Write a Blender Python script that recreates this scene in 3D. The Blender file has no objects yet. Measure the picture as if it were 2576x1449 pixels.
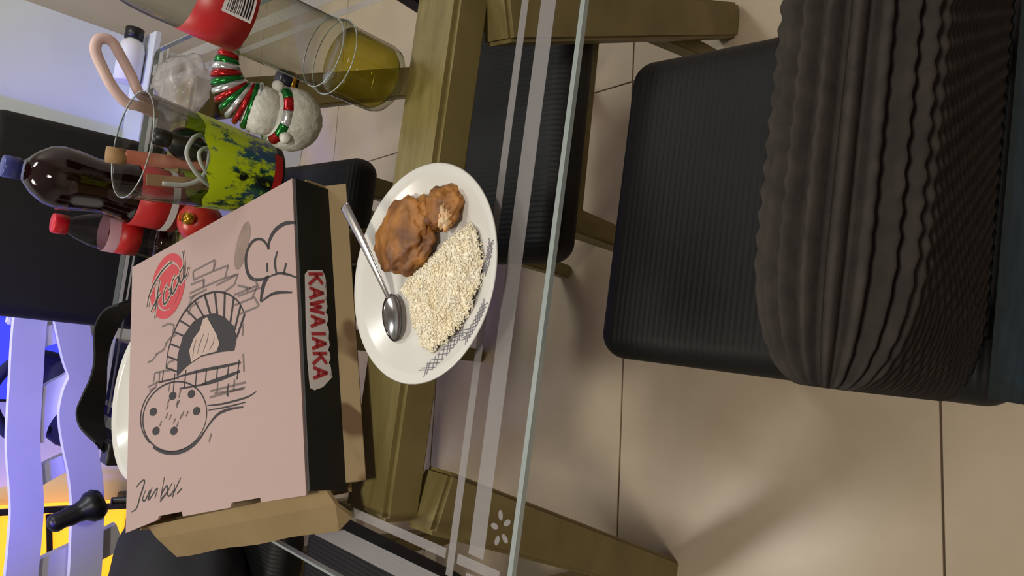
import bpy, bmesh, math, random
from mathutils import Vector, Matrix, noise
random.seed(7)
S = bpy.context.scene
COL = S.collection
PI = math.pi

# ---------------------------------------------------------------- camera
F_PX, IW, IH = 1935.0, 2576.0, 1449.0
PITCH, ROLL, YAW = 0.778684, 0.199441, -0.098672
CAM = Vector((0.0, 0.0, 1.305734))
_R0 = Vector((math.cos(YAW), math.sin(YAW), 0)); _H = Vector((-math.sin(YAW), math.cos(YAW), 0)); _Z = Vector((0, 0, 1))
FWD = math.cos(PITCH) * _H - math.sin(PITCH) * _Z
_U0 = math.sin(PITCH) * _H + math.cos(PITCH) * _Z
_Ri = math.cos(ROLL) * _R0 + math.sin(ROLL) * _U0
_Ui = math.cos(ROLL) * _U0 - math.sin(ROLL) * _R0
PR, PD = -_Ui, -_Ri                       # the phone was held sideways: picture right / picture down in the room
cd = bpy.data.cameras.new('camera'); cam = bpy.data.objects.new('camera', cd); COL.objects.link(cam)
cd.sensor_width = 36.0; cd.lens = F_PX * 36.0 / IW; cd.clip_start = 0.02; cd.clip_end = 50
M3 = Matrix((PR, -PD, -FWD)).transposed()
cam.matrix_world = Matrix.Translation(CAM) @ M3.to_4x4()
S.camera = cam

# ---------------------------------------------------------------- world, lamps, exposure
S.view_settings.view_transform = 'Standard'
S.view_settings.look = 'None'
S.view_settings.exposure = -0.18
S.view_settings.gamma = 1.0
S.view_settings.use_curve_mapping = False
w = bpy.data.worlds.new('world'); S.world = w; w.use_nodes = True
w.node_tree.nodes['Background'].inputs[0].default_value = (0.35, 0.38, 0.45, 1)
w.node_tree.nodes['Background'].inputs[1].default_value = 0.05
try:
    S.cycles.transparent_max_bounces = 32
except Exception:
    pass
def area(name, loc, target, size, power, color):
    l = bpy.data.lights.new(name, 'AREA'); l.energy = power; l.color = color; l.size = size; l.shape = 'DISK'
    o = bpy.data.objects.new(name, l); COL.objects.link(o); o.location = loc
    o.rotation_euler = (Vector(target) - Vector(loc)).to_track_quat('-Z', 'Y').to_euler()
    return o
area('ceiling_lamp_light', (-0.68, 1.75, 2.56), (-0.2, 0.9, 0.4), 0.5, 19, (1.0, 0.91, 0.79))
area('recess_fill_light', (0.95, 1.7, 2.56), (0.85, 3.0, 0.7), 0.5, 26, (0.93, 1.0, 0.96))  # added fill light, aimed to brighten the recess and far wall
area('near_lamp_light', (-0.12, -0.12, 2.56), (-0.12, 0.3, 0.3), 0.26, 20, (1.0, 0.92, 0.80))
sl = bpy.data.lights.new('blue_fill_spot', 'SPOT'); sl.energy = 150; sl.color = (0.07, 0.06, 1.0); sl.spot_size = math.radians(48); sl.spot_blend = 0.7; sl.shadow_soft_size = 0.08  # added blue spot without a fixture, tints the white slats and wall
so_ = bpy.data.objects.new('blue_fill_spot', sl); COL.objects.link(so_); so_.location = (-0.95, 1.35, 1.9)
so_.rotation_euler = (Vector((-0.34, 2.15, 1.02)) - Vector((-0.95, 1.35, 1.9))).to_track_quat('-Z', 'Y').to_euler()

# ---------------------------------------------------------------- helpers
def lin(c):
    return c / 12.92 if c <= 0.04045 else ((c + 0.055) / 1.055) ** 2.4
def rgb(r, g, b):
    return (lin(r / 255), lin(g / 255), lin(b / 255), 1.0)
MATS = {}
def mat(name, c, rough=0.6, metal=0.0, c2=None, scale=20.0, detail=4.0, bump=0.0, bscale=None, emit=None, estr=0.0, lo=0.35, hi=0.65, spec=0.5, stretch=None):
    m = bpy.data.materials.new(name); m.use_nodes = True
    nt = m.node_tree; b = nt.nodes['Principled BSDF']
    b.inputs['Base Color'].default_value = c; b.inputs['Roughness'].default_value = rough; b.inputs['Metallic'].default_value = metal
    b.inputs['Specular IOR Level'].default_value = spec
    tc = nt.nodes.new('ShaderNodeTexCoord'); mp = nt.nodes.new('ShaderNodeMapping')
    nt.links.new(tc.outputs['Object'], mp.inputs[0])
    if stretch: mp.inputs['Scale'].default_value = stretch
    if c2 is not None:
        n = nt.nodes.new('ShaderNodeTexNoise'); n.inputs['Scale'].default_value = scale; n.inputs['Detail'].default_value = detail
        nt.links.new(mp.outputs[0], n.inputs['Vector'])
        r = nt.nodes.new('ShaderNodeValToRGB'); r.color_ramp.elements[0].position = lo; r.color_ramp.elements[1].position = hi
        r.color_ramp.elements[0].color = c; r.color_ramp.elements[1].color = c2
        nt.links.new(n.outputs['Fac'], r.inputs[0]); nt.links.new(r.outputs[0], b.inputs['Base Color'])
    if bump:
        n2 = nt.nodes.new('ShaderNodeTexNoise'); n2.inputs['Scale'].default_value = bscale or scale; n2.inputs['Detail'].default_value = 5
        nt.links.new(mp.outputs[0], n2.inputs['Vector'])
        bp = nt.nodes.new('ShaderNodeBump'); bp.inputs['Strength'].default_value = bump; bp.inputs['Distance'].default_value = 0.002
        nt.links.new(n2.outputs['Fac'], bp.inputs['Height']); nt.links.new(bp.outputs[0], b.inputs['Normal'])
    if emit is not None:
        b.inputs['Emission Color'].default_value = emit; b.inputs['Emission Strength'].default_value = estr
    MATS[name] = m
    return m
def glass(name, tint, ior=1.45, rough=0.02, edge=None, diff=None, dfac=0.0):
    m = bpy.data.materials.new(name); m.use_nodes = True
    nt = m.node_tree; nt.nodes.clear()
    out = nt.nodes.new('ShaderNodeOutputMaterial'); mix = nt.nodes.new('ShaderNodeMixShader')
    t = nt.nodes.new('ShaderNodeBsdfTransparent'); t.inputs[0].default_value = tint
    g = nt.nodes.new('ShaderNodeBsdfGlossy'); g.inputs['Roughness'].default_value = rough
    lf = nt.nodes.new('ShaderNodeLayerWeight'); lf.inputs[0].default_value = 0.5
    pw = nt.nodes.new('ShaderNodeMath'); pw.operation = 'POWER'; pw.inputs[1].default_value = 5.0; nt.links.new(lf.outputs['Facing'], pw.inputs[0])
    r0 = ((ior - 1) / (ior + 1)) ** 2
    fr = nt.nodes.new('ShaderNodeMath'); fr.operation = 'MULTIPLY_ADD'; fr.inputs[1].default_value = 1 - r0; fr.inputs[2].default_value = r0; nt.links.new(pw.outputs[0], fr.inputs[0])
    if edge is not None:
        lw = nt.nodes.new('ShaderNodeLayerWeight'); lw.inputs[0].default_value = 0.35
        mc = nt.nodes.new('ShaderNodeMix'); mc.data_type = 'RGBA'
        mc.inputs['A'].default_value = tint; mc.inputs['B'].default_value = edge
        nt.links.new(lw.outputs['Facing'], mc.inputs['Factor']); nt.links.new(mc.outputs['Result'], t.inputs[0])
    first = t
    if diff is not None:
        d = nt.nodes.new('ShaderNodeBsdfDiffuse'); d.inputs[0].default_value = diff
        m2 = nt.nodes.new('ShaderNodeMixShader'); m2.inputs[0].default_value = dfac
        nt.links.new(t.outputs[0], m2.inputs[1]); nt.links.new(d.outputs[0], m2.inputs[2]); first = m2
    nt.links.new(fr.outputs[0], mix.inputs[0]); nt.links.new(first.outputs[0], mix.inputs[1]); nt.links.new(g.outputs[0], mix.inputs[2])
    nt.links.new(mix.outputs[0], out.inputs[0])
    MATS[name] = m
    return m

def obj(name, bm, m, parent=None, smooth=False):
    me = bpy.data.meshes.new(name)
    bmesh.ops.recalc_face_normals(bm, faces=bm.faces[:])
    bm.to_mesh(me); bm.free()
    if smooth:
        for p in me.polygons: p.use_smooth = True
    o = bpy.data.objects.new(name, me); COL.objects.link(o)
    me.materials.append(MATS[m] if isinstance(m, str) else m)
    if parent is not None: o.parent = parent
    return o
def empty(name, loc=(0, 0, 0), rz=0.0, M=None):
    o = bpy.data.objects.new(name, None); COL.objects.link(o); o.empty_display_size = 0.05
    if M is not None: o.matrix_world = M
    else:
        o.location = loc; o.rotation_euler = (0, 0, rz)
    return o
def tag(o, label, cat, group=None, kind=None):
    o['label'] = label; o['category'] = cat
    if group: o['group'] = group
    if kind: o['kind'] = kind
    return o
def struct(o):
    o['kind'] = 'structure'; return o
def NB(): return bmesh.new()
def bx(bm, x0, x1, y0, y1, z0, z1, M=None, bev=0.0):
    vs = [bm.verts.new((x, y, z)) for z in (z0, z1) for x, y in ((x0, y0), (x1, y0), (x1, y1), (x0, y1))]
    fs = [bm.faces.new([vs[i] for i in q]) for q in ((3, 2, 1, 0), (4, 5, 6, 7), (0, 1, 5, 4), (1, 2, 6, 5), (2, 3, 7, 6), (3, 0, 4, 7))]
    if bev:
        es = list({e for f in fs for e in f.edges})
        r = bmesh.ops.bevel(bm, geom=es, offset=bev, segments=2, affect='EDGES', profile=0.5)
        vs = list({v for f in r['faces'] for v in f.verts} | {v for v in vs if v.is_valid})
    if M is not None:
        for v in vs: v.co = M @ v.co
    return bm
def lathe(bm, prof, seg=32, c=(0, 0, 0), M=None, a0=0.0, a1=2 * PI):
    full = abs(a1 - a0 - 2 * PI) < 1e-6
    n = seg if full else seg + 1
    rings = []
    for r, z in prof:
        if r < 1e-6:
            v = bm.verts.new((c[0], c[1], c[2] + z)); rings.append([v] * n); continue
        rings.append([bm.verts.new((c[0] + r * math.cos(a0 + (a1 - a0) * i / seg), c[1] + r * math.sin(a0 + (a1 - a0) * i / seg), c[2] + z)) for i in range(n)])
    for a, b in zip(rings, rings[1:]):
        for i in range(seg):
            j = (i + 1) % n
            q = [a[i], a[j], b[j], b[i]]; u = []
            for v in q:
                if v not in u: u.append(v)
            if len(u) > 2:
                try: bm.faces.new(u)
                except ValueError: pass
    if M is not None:
        for v in {v for r in rings for v in r}: v.co = M @ v.co
    return bm
def frame_along(pts):
    out = []; up = Vector((0, 0, 1))
    for i, p in enumerate(pts):
        t = (pts[min(i + 1, len(pts) - 1)] - pts[max(i - 1, 0)]).normalized()
        if i == 0:
            a = up if abs(t.dot(up)) < 0.9 else Vector((0, 1, 0))
            nrm = (a - t * a.dot(t)).normalized()
        else:
            nrm = (nrm - t * nrm.dot(t)).normalized()
        out.append((t, nrm, t.cross(nrm)))
    return out
def tube(bm, pts, rad, seg=10, flat=1.0, cap=True):
    pts = [Vector(p) for p in pts]
    if not hasattr(rad, '__len__'): rad = [rad] * len(pts)
    fr = frame_along(pts); rings = []
    for p, (t, n, b), r in zip(pts, fr, rad):
        rings.append([bm.verts.new(p + n * (math.cos(2 * PI * i / seg) * r * flat) + b * (math.sin(2 * PI * i / seg) * r)) for i in range(seg)])
    for a, b in zip(rings, rings[1:]):
        for i in range(seg):
            bm.faces.new((a[i], a[(i + 1) % seg], b[(i + 1) % seg], b[i]))
    if cap:
        bm.faces.new(rings[0][::-1]); bm.faces.new(rings[-1])
    return bm
def smoothline(pts, n=6):
    P = [Vector(p) for p in pts]; out = []
    for i in range(len(P) - 1):
        p0, p1, p2, p3 = P[max(i - 1, 0)], P[i], P[i + 1], P[min(i + 2, len(P) - 1)]
        for k in range(n):
            t = k / n
            out.append(0.5 * ((2 * p1) + (p2 - p0) * t + (2 * p0 - 5 * p1 + 4 * p2 - p3) * t * t + (3 * p1 - p0 - 3 * p2 + p3) * t ** 3))
    out.append(P[-1]); return out
def sphere(bm, c, r, sub=3, sc=(1, 1, 1), rough=0.0, freq=1.0, seed=0.0):
    g = bmesh.ops.create_icosphere(bm, subdivisions=sub, radius=1.0)
    for v in g['verts']:
        d = v.co.normalized(); k = 1.0
        if rough: k += rough * noise.fractal(d * freq + Vector((seed, seed * .7, 0)), 0.9, 2.0, 4)
        v.co = Vector(c) + Vector((d.x * sc[0], d.y * sc[1], d.z * sc[2])) * r * k
    return bm
def beam(bm, a, b, w0, d0, w1=None, d1=None, side=Vector((1, 0, 0))):
    """tapered rectangular bar from a to b"""
    a, b = Vector(a), Vector(b); w1 = w1 or w0; d1 = d1 or d0
    t = (b - a).normalized(); s = (side - t * side.dot(t)).normalized(); u = t.cross(s)
    r = []
    for p, ww, dd in ((a, w0, d0), (b, w1, d1)):
        r.append([bm.verts.new(p + s * (x * ww / 2) + u * (y * dd / 2)) for x, y in ((-1, -1), (1, -1), (1, 1), (-1, 1))])
    for i in range(4): bm.faces.new((r[0][i], r[0][(i + 1) % 4], r[1][(i + 1) % 4], r[1][i]))
    bm.faces.new(r[0][::-1]); bm.faces.new(r[1])
    bmesh.ops.bevel(bm, geom=list({e for v in r[0] + r[1] for e in v.link_edges}), offset=min(w0, d0, w1, d1) * 0.12, segments=2, affect='EDGES')
    return bm
def ray(x, y):
    return (FWD + PR * ((x - IW / 2) / F_PX) + PD * ((y - IH / 2) / F_PX)).normalized()
def onz(x, y, z):
    d = ray(x, y); return CAM + d * ((z - CAM.z) / d.z)
def ony(x, y, Y):
    d = ray(x, y); return CAM + d * ((Y - CAM.y) / d.y)
def prism(bm, poly, z0, z1):
    lo = [bm.verts.new((p[0], p[1], z0)) for p in poly]; hi = [bm.verts.new((p[0], p[1], z1)) for p in poly]
    n = len(poly)
    bm.faces.new(lo[::-1]); bm.faces.new(hi)
    for i in range(n): bm.faces.new((lo[i], lo[(i + 1) % n], hi[(i + 1) % n], hi[i]))
    return bm
def ribbon2(bm, pts, width, z, taper=True):
    """flat printed stroke in a local xy plane"""
    P = smoothline([(p[0], p[1], 0) for p in pts], 5) if len(pts) > 2 else [Vector((p[0], p[1], 0)) for p in pts]
    L = []; R = []
    for i, p in enumerate(P):
        t = (P[min(i + 1, len(P) - 1)] - P[max(i - 1, 0)]); t.normalize()
        n = Vector((-t.y, t.x, 0)); ww = width / 2
        if taper and len(P) > 4: ww *= 0.45 + 0.55 * math.sin(PI * min(max(i / (len(P) - 1), 0.06), 0.94))
        L.append(bm.verts.new((p.x + n.x * ww, p.y + n.y * ww, z))); R.append(bm.verts.new((p.x - n.x * ww, p.y - n.y * ww, z)))
    for i in range(len(P) - 1): bm.faces.new((L[i], L[i + 1], R[i + 1], R[i]))
    return bm

# ---------------------------------------------------------------- materials
mat('floor_tile', rgb(196, 180, 156), 0.28, c2=rgb(186, 170, 146), scale=6, bump=0.02, bscale=40)
mat('grout', rgb(98, 84, 68), 0.9)
mat('white_paint', rgb(214, 220, 220), 0.7, c2=rgb(206, 212, 213), scale=4, bump=0.05, bscale=120)
mat('beige_paint', rgb(212, 200, 194), 0.8, c2=rgb(206, 194, 188), scale=4, bump=0.05, bscale=120)
mat('ceiling_paint', rgb(205, 205, 205), 0.9)
mat('olive_wood', rgb(132, 120, 74), 0.5, c2=rgb(114, 102, 58), scale=9, detail=6, stretch=(1, 8, 1), bump=0.08, bscale=60)
mat('black_leather', rgb(17, 17, 17), 0.58, c2=rgb(15, 15, 16), scale=60, bump=0.12, bscale=300, spec=0.35)
mat('knit_dark', rgb(50, 47, 45), 0.92, c2=rgb(58, 54, 51), scale=90, detail=2, bump=0.3, bscale=160, spec=0.08)
mat('teal_cloth', rgb(66, 100, 120), 0.85, c2=rgb(52, 84, 104), scale=40, bump=0.3, bscale=500)
mat('kraft', rgb(160, 138, 100), 0.75, c2=rgb(152, 130, 92), scale=12, bump=0.05, bscale=200)
mat('kraft_stained', rgb(160, 140, 104), 0.75, c2=rgb(104, 80, 50), scale=17, detail=1, lo=0.60, hi=0.68)
mat('lid_card', rgb(174, 149, 145), 0.62, c2=rgb(168, 143, 139), scale=3, bump=0.03, bscale=160, stretch=(1, 0.2, 1))
mat('print_black', rgb(34, 30, 34), 0.6); mat('print_grey', rgb(112, 98, 96), 0.65); mat('print_red', rgb(186, 58, 66), 0.6)
mat('print_pale', rgb(180, 158, 148), 0.65); mat('print_smudge', rgb(126, 106, 98), 0.7, c2=rgb(140, 120, 110), scale=30)
mat('flap_black', rgb(14, 18, 18), 0.55, c2=rgb(18, 22, 22), scale=20)
mat('plate_white', rgb(218, 217, 213), 0.22)
mat('plate_pattern', rgb(112, 110, 120), 0.4)
mat('rice', rgb(252, 246, 228), 0.5, c2=rgb(248, 236, 206), scale=60)
mat('chicken', rgb(104, 60, 20), 0.5, c2=rgb(176, 118, 52), scale=22, detail=5, lo=0.38, hi=0.62, bump=0.7, bscale=70)
mat('meat', rgb(226, 206, 170), 0.5, c2=rgb(206, 140, 70), scale=60)
mat('steel', rgb(190, 186, 186), 0.18, metal=1.0)
mat('snow_white', rgb(226, 228, 218), 0.7, c2=rgb(206, 208, 200), scale=90, bump=0.8, bscale=160)
mat('foil_red', rgb(170, 26, 30), 0.22, metal=0.6, bump=0.5, bscale=120); mat('foil_green', rgb(24, 110, 44), 0.22, metal=0.6, bump=0.5, bscale=120)
mat('foil_silver', rgb(206, 212, 214), 0.2, metal=0.7, bump=0.5, bscale=120)
mat('label_red', rgb(190, 34, 36), 0.4, c2=rgb(176, 28, 30), scale=14); mat('label_white', rgb(226, 222, 224), 0.45)
mat('label_pink', rgb(214, 170, 186), 0.4)
mat('ink', rgb(20, 20, 24), 0.5)
mat('cap_red', rgb(206, 24, 44), 0.35); mat('cap_blue', rgb(58, 66, 138), 0.35); mat('black_plastic', rgb(16, 16, 16), 0.38)
mat('white_plastic', rgb(226, 226, 228), 0.4, c2=rgb(218, 218, 222), scale=5)
mat('cola', rgb(30, 8, 6), 0.06, spec=0.6)
mat('gold', rgb(206, 160, 54), 0.25, metal=0.9, c2=rgb(186, 138, 40), scale=40)
mat('bauble_red', rgb(178, 40, 30), 0.3, c2=rgb(150, 26, 26), scale=18)
mat('cable_white', rgb(214, 218, 216), 0.4); mat('pink_plastic', rgb(226, 196, 188), 0.45, c2=rgb(216, 186, 180), scale=20)
mat('terracotta', rgb(170, 92, 72), 0.5, c2=rgb(196, 130, 104), scale=24)
mat('tan_wood', rgb(168, 134, 92), 0.6, c2=rgb(150, 116, 76), scale=20)
mat('navy_cloth', rgb(22, 24, 62), 0.8, c2=rgb(12, 13, 34), scale=10, bump=0.5, bscale=30)
mat('bag_cloth', rgb(30, 30, 36), 0.8, c2=rgb(24, 24, 30), scale=14, bump=0.3, bscale=60)
mat('navy_plastic', rgb(16, 20, 44), 0.35)
mat('webbing', rgb(18, 18, 18), 0.75, bump=0.4, bscale=400)
mat('blue_glow', rgb(6, 8, 30), 0.3, emit=(0.06, 0.075, 1.0, 1), estr=1.15)
mat('lamp_amber', rgb(255, 180, 40), 0.4, emit=(1.0, 0.42, 0.02, 1), estr=1.6)
mat('lamp_glow', rgb(255, 245, 230), 0.4, emit=(1.0, 0.93, 0.82, 1), estr=4.0)
mat('edge_glass', rgb(160, 172, 172), 0.12, spec=0.9)
glass('table_glass', (0.86, 0.85, 0.85, 1), 1.42, 0.015)
glass('frosted', (0.82, 0.82, 0.82, 1), 1.2, 0.4, diff=rgb(190, 186, 188), dfac=0.27)
glass('clear_glass', (0.93, 0.94, 0.93, 1), 1.45, 0.02, edge=(0.58, 0.60, 0.58, 1))
glass('clear_pet', (0.93, 0.93, 0.94, 1), 1.4, 0.03, edge=(0.76, 0.76, 0.77, 1))
glass('bottle_glass', (0.90, 0.91, 0.86, 1), 1.45, 0.02, edge=(0.50, 0.51, 0.45, 1))
glass('yellow_liquid', (0.86, 0.80, 0.36, 1), 1.15, 0.02, edge=(0.62, 0.58, 0.12, 1), diff=rgb(176, 160, 30), dfac=0.12)
glass('bag_film', (0.88, 0.87, 0.87, 1), 1.3, 0.25, diff=rgb(226, 218, 218), dfac=0.26)
# printed tumbler sleeve: yellow-green splashes over teal, blue and black
def sleeve_mat():
    m = bpy.data.materials.new('tumbler_print'); m.use_nodes = True; nt = m.node_tree; b = nt.nodes['Principled BSDF']
    b.inputs['Roughness'].default_value = 0.3
    tc = nt.nodes.new('ShaderNodeTexCoord'); mp = nt.nodes.new('ShaderNodeMapping'); mp.inputs['Scale'].default_value = (1, 1, 0.55)
    nt.links.new(tc.outputs['Object'], mp.inputs[0])
    n1 = nt.nodes.new('ShaderNodeTexNoise'); n1.inputs['Scale'].default_value = 58; n1.inputs['Detail'].default_value = 8; n1.inputs['Roughness'].default_value = 0.7
    n2 = nt.nodes.new('ShaderNodeTexNoise'); n2.inputs['Scale'].default_value = 16; n2.inputs['Detail'].default_value = 2
    for n in (n1, n2): nt.links.new(mp.outputs[0], n.inputs['Vector'])
    r2 = nt.nodes.new('ShaderNodeValToRGB'); r2.color_ramp.elements[0].color = rgb(14, 24, 20); r2.color_ramp.elements[1].color = rgb(44, 78, 128)
    e = r2.color_ramp.elements.new(0.52); e.color = rgb(30, 92, 82)
    r2.color_ramp.elements[0].position = 0.40; r2.color_ramp.elements[2].position = 0.64
    nt.links.new(n2.outputs['Fac'], r2.inputs[0])
    # splashes thicker towards the rim of the sleeve
    sx = nt.nodes.new('ShaderNodeSeparateXYZ'); nt.links.new(tc.outputs['Object'], sx.inputs[0])
    ma = nt.nodes.new('ShaderNodeMath'); ma.operation = 'MULTIPLY_ADD'; ma.inputs[1].default_value = 1.7; ma.inputs[2].default_value = -0.07
    nt.links.new(sx.outputs['Z'], ma.inputs[0])
    ad = nt.nodes.new('ShaderNodeMath'); ad.operation = 'ADD'; nt.links.new(n1.outputs['Fac'], ad.inputs[0]); nt.links.new(ma.outputs[0], ad.inputs[1])
    r1 = nt.nodes.new('ShaderNodeValToRGB'); r1.color_ramp.elements[0].position = 0.48; r1.color_ramp.elements[1].position = 0.56
    nt.links.new(ad.outputs[0], r1.inputs[0])
    mx = nt.nodes.new('ShaderNodeMix'); mx.data_type = 'RGBA'; mx.inputs['B'].default_value = rgb(196, 222, 30)
    nt.links.new(r1.outputs[0], mx.inputs['Factor']); nt.links.new(r2.outputs[0], mx.inputs['A']); nt.links.new(mx.outputs['Result'], b.inputs['Base Color'])
    MATS['tumbler_print'] = m
sleeve_mat()

# ================================================================ setting
bm = NB(); bx(bm, -2.7, 1.75, -1.6, 3.4, -0.06, -0.004); floor = struct(obj('floor', bm, 'grout'))
TY = math.radians(6.0); TS = 0.597
tdir = Vector((math.cos(TY), math.sin(TY), 0)); tnor = Vector((-math.sin(TY), math.cos(TY), 0))
tile_me = None
for i in range(-3, 3):
    for j in range(-5, 6):
        c = Vector((0, 0.965, 0)) + tdir * (-0.59 + (i + 0.5) * 2 * TS) + tnor * ((j + 0.5) * TS)
        if not (-2.9 < c.x < 2.0 and -1.55 < c.y < 3.3): continue
        if tile_me is None:
            bm = NB(); h = TS / 2 - 0.0016; bx(bm, -h - TS / 2, h + TS / 2, -h, h, -0.010, 0.0, bev=0.0012)
            o = obj('tile', bm, 'floor_tile', floor); tile_me = o.data
        else:
            o = bpy.data.objects.new('tile', tile_me); COL.objects.link(o); o.parent = floor
        o.location = c; o.rotation_euler = (0, 0, TY)
bm = NB(); bx(bm, -2.7, 0.75, 2.45, 2.62, 0, 2.7); struct(obj('wall_back', bm, 'white_paint'))
bm = NB(); bx(bm, 0.75, 1.75, 3.25, 3.4, 0, 2.7); struct(obj('wall_recess', bm, 'beige_paint'))
bm = NB(); bx(bm, 1.62, 1.75, -1.6, 3.25, 0, 2.7); struct(obj('wall_right', bm, 'beige_paint'))
bm = NB(); bx(bm, -2.7, -2.55, -1.6, 2.45, 0, 2.7); struct(obj('wall_left', bm, 'white_paint'))
bm = NB(); bx(bm, -2.55, 1.62, -1.6, -1.5, 0, 2.7); struct(obj('wall_near', bm, 'beige_paint'))
bm = NB(); bx(bm, -2.7, 1.75, -1.6, 3.4, 2.7, 2.78); struct(obj('ceiling', bm, 'ceiling_paint'))
bm = NB(); bx(bm, -2.55, 0.75, 2.436, 2.45, 0, 0.08, bev=0.003); struct(obj('baseboard_back', bm, 'white_paint'))

# ================================================================ glass table
TX0, TX1, TY0, TY1, TZ = -0.31, 0.525, 0.514, 1.742, 0.75
table = tag(empty('glass_dining_table', (0.107, 1.128, 0)), 'clear glass dining table with frosted border lines and olive wooden legs', 'table')
def loc(p): return Vector(p) - Vector((0.107, 1.128, 0))
def rrect(x0, x1, y0, y1, r, n=6):
    out = []
    for cx, cy, a in ((x1 - r, y1 - r, 0), (x0 + r, y1 - r, PI / 2), (x0 + r, y0 + r, PI), (x1 - r, y0 + r, 1.5 * PI)):
        for k in range(n + 1):
            out.append((cx + r * math.cos(a + PI / 2 * k / n), cy + r * math.sin(a + PI / 2 * k / n)))
    return out
ox, oy = 0.107, 1.128
bm = NB(); prism(bm, rrect(TX0 - ox, TX1 - ox, TY0 - oy, TY1 - oy, 0.02), TZ - 0.010, TZ)
# only upper and lower faces belong to the pane, the polished rim is its own part
for f in [f for f in bm.faces if abs(f.normal.z) < 0.5]: bm.faces.remove(f)
obj('glass_pane', bm, 'table_glass', table)
def rim_ring(d0, d1, z0, z1):
    bm = NB(); A = rrect(TX0 - d1 - ox, TX1 + d1 - ox, TY0 - d1 - oy, TY1 + d1 - oy, 0.02 + d1); B = rrect(TX0 - d0 - ox, TX1 + d0 - ox, TY0 - d0 - oy, TY1 + d0 - oy, 0.02 + d0)
    rings = [[bm.verts.new((p[0], p[1], z)) for p in P] for P, z in ((B, z1), (A, z1 - 0.002), (A, z0 + 0.002), (B, z0))]
    n = len(A)
    for a, b in zip(rings, rings[1:] + rings[:1]):
        for i in range(n): bm.faces.new((a[i], a[(i + 1) % n], b[(i + 1) % n], b[i]))
    return bm
obj('polished_edge', rim_ring(-0.002, 0.0022, TZ - 0.010, TZ + 0.0001), 'edge_glass', table)
def stripe(x0, x1, y0, y1):
    bm = NB(); bx(bm, x0 - ox, x1 - ox, y0 - oy, y1 - oy, TZ + 0.0002, TZ + 0.0006); obj('frosted_line', bm, 'frosted', table)
W0, W1, N0, N1 = 0.0365, 0.0585, 0.078, 0.0885          # wide and narrow line, measured in from the rim
K = 0.105                                               # the lines break where they weave at each corner
for y0, y1 in ((TY0 + W0, TY0 + W1), (TY0 + N0, TY0 + N1), (TY1 - W1, TY1 - W0), (TY1 - N1, TY1 - N0)):
    stripe(TX0 + K, TX1 - K, y0, y1)
for x0, x1 in ((TX0 + W0, TX0 + W1), (TX0 + N0, TX0 + N1), (TX1 - W1, TX1 - W0), (TX1 - N1, TX1 - N0)):
    stripe(x0, x1, TY0 + K, TY1 - K)
for cx, sx in ((TX0, 1), (TX1, -1)):
    for cy, sy in ((TY0, 1), (TY1, -1)):
        bm = NB()
        def q(a0, a1, b0, b1):
            xs = sorted((cx + sx * a0 - ox, cx + sx * a1 - ox)); ys = sorted((cy + sy * b0 - oy, cy + sy * b1 - oy))
            bx(bm, xs[0], xs[1], ys[0], ys[1], TZ + 0.0002, TZ + 0.0006)
        # woven corner: the lines pass over and under each other, with small gaps at each crossing
        for b0, b1, gaps in ((W0, W1, (N0,)), (N0, N1, (W0,))):
            edges = [0.0] ; start = 0.012
            cuts = [(N0 - .004, N1 + .004)] if b0 == W0 else [(W0 - .004, W1 + .004)]
            q(start, cuts[0][0], b0, b1); q(cuts[0][1], K, b0, b1)
            cuts = [(W0 - .004, W1 + .004)] if b0 == W0 else [(N0 - .004, N1 + .004)]
            q(b0, b1, start, cuts[0][0]); q(b0, b1, cuts[0][1], K)
        obj('woven_corner', bm, 'frosted', table)
        # little etched flower between the lines and the rim
        bm = NB()
        for k in range(5):
            a = 2 * PI * k / 5 + 0.3
            px, py = cx + sx * 0.128 - ox + 0.013 * math.cos(a), cy + sy * 0.018 - oy + 0.009 * math.sin(a)
            ring = [(px + 0.0052 * math.cos(t) * math.cos(a) - 0.003 * math.sin(t) * math.sin(a), py + 0.0052 * math.cos(t) * math.sin(a) + 0.003 * math.sin(t) * math.cos(a)) for t in [2 * PI * i / 10 for i in range(10)]]
            prism(bm, ring, TZ + 0.0002, TZ + 0.0006)
        obj('etched_flower', bm, 'frosted', table)
# wooden base: two cross rails with splayed legs, joined by a long rail
for yy, sg in ((0.79, 1), (1.60, -1)):
    bm = NB(); beam(bm, loc((-0.235, yy, 0.700)), loc((0.449, yy, 0.700)), 0.088, 0.055, side=Vector((0, 1, 0))); obj('cross_rail', bm, 'olive_wood', table)
    for xt, xf in ((-0.205, -0.40), (0.419, 0.69)):
        yf = 0.805 if sg == 1 else 1.52; yt = 0.738 if sg == 1 else yy
        bm = NB(); beam(bm, loc((xt, yt, 0.672)), loc((xf, yf, 0.0)), 0.078, 0.050, 0.066, 0.046); obj('leg', bm, 'olive_wood', table)
bm = NB(); beam(bm, loc((0.107, 0.83, 0.690)), loc((0.107, 1.56, 0.690)), 0.05, 0.035, side=Vector((1, 0, 0)))
obj('long_rail', bm, 'olive_wood', table)
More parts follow.
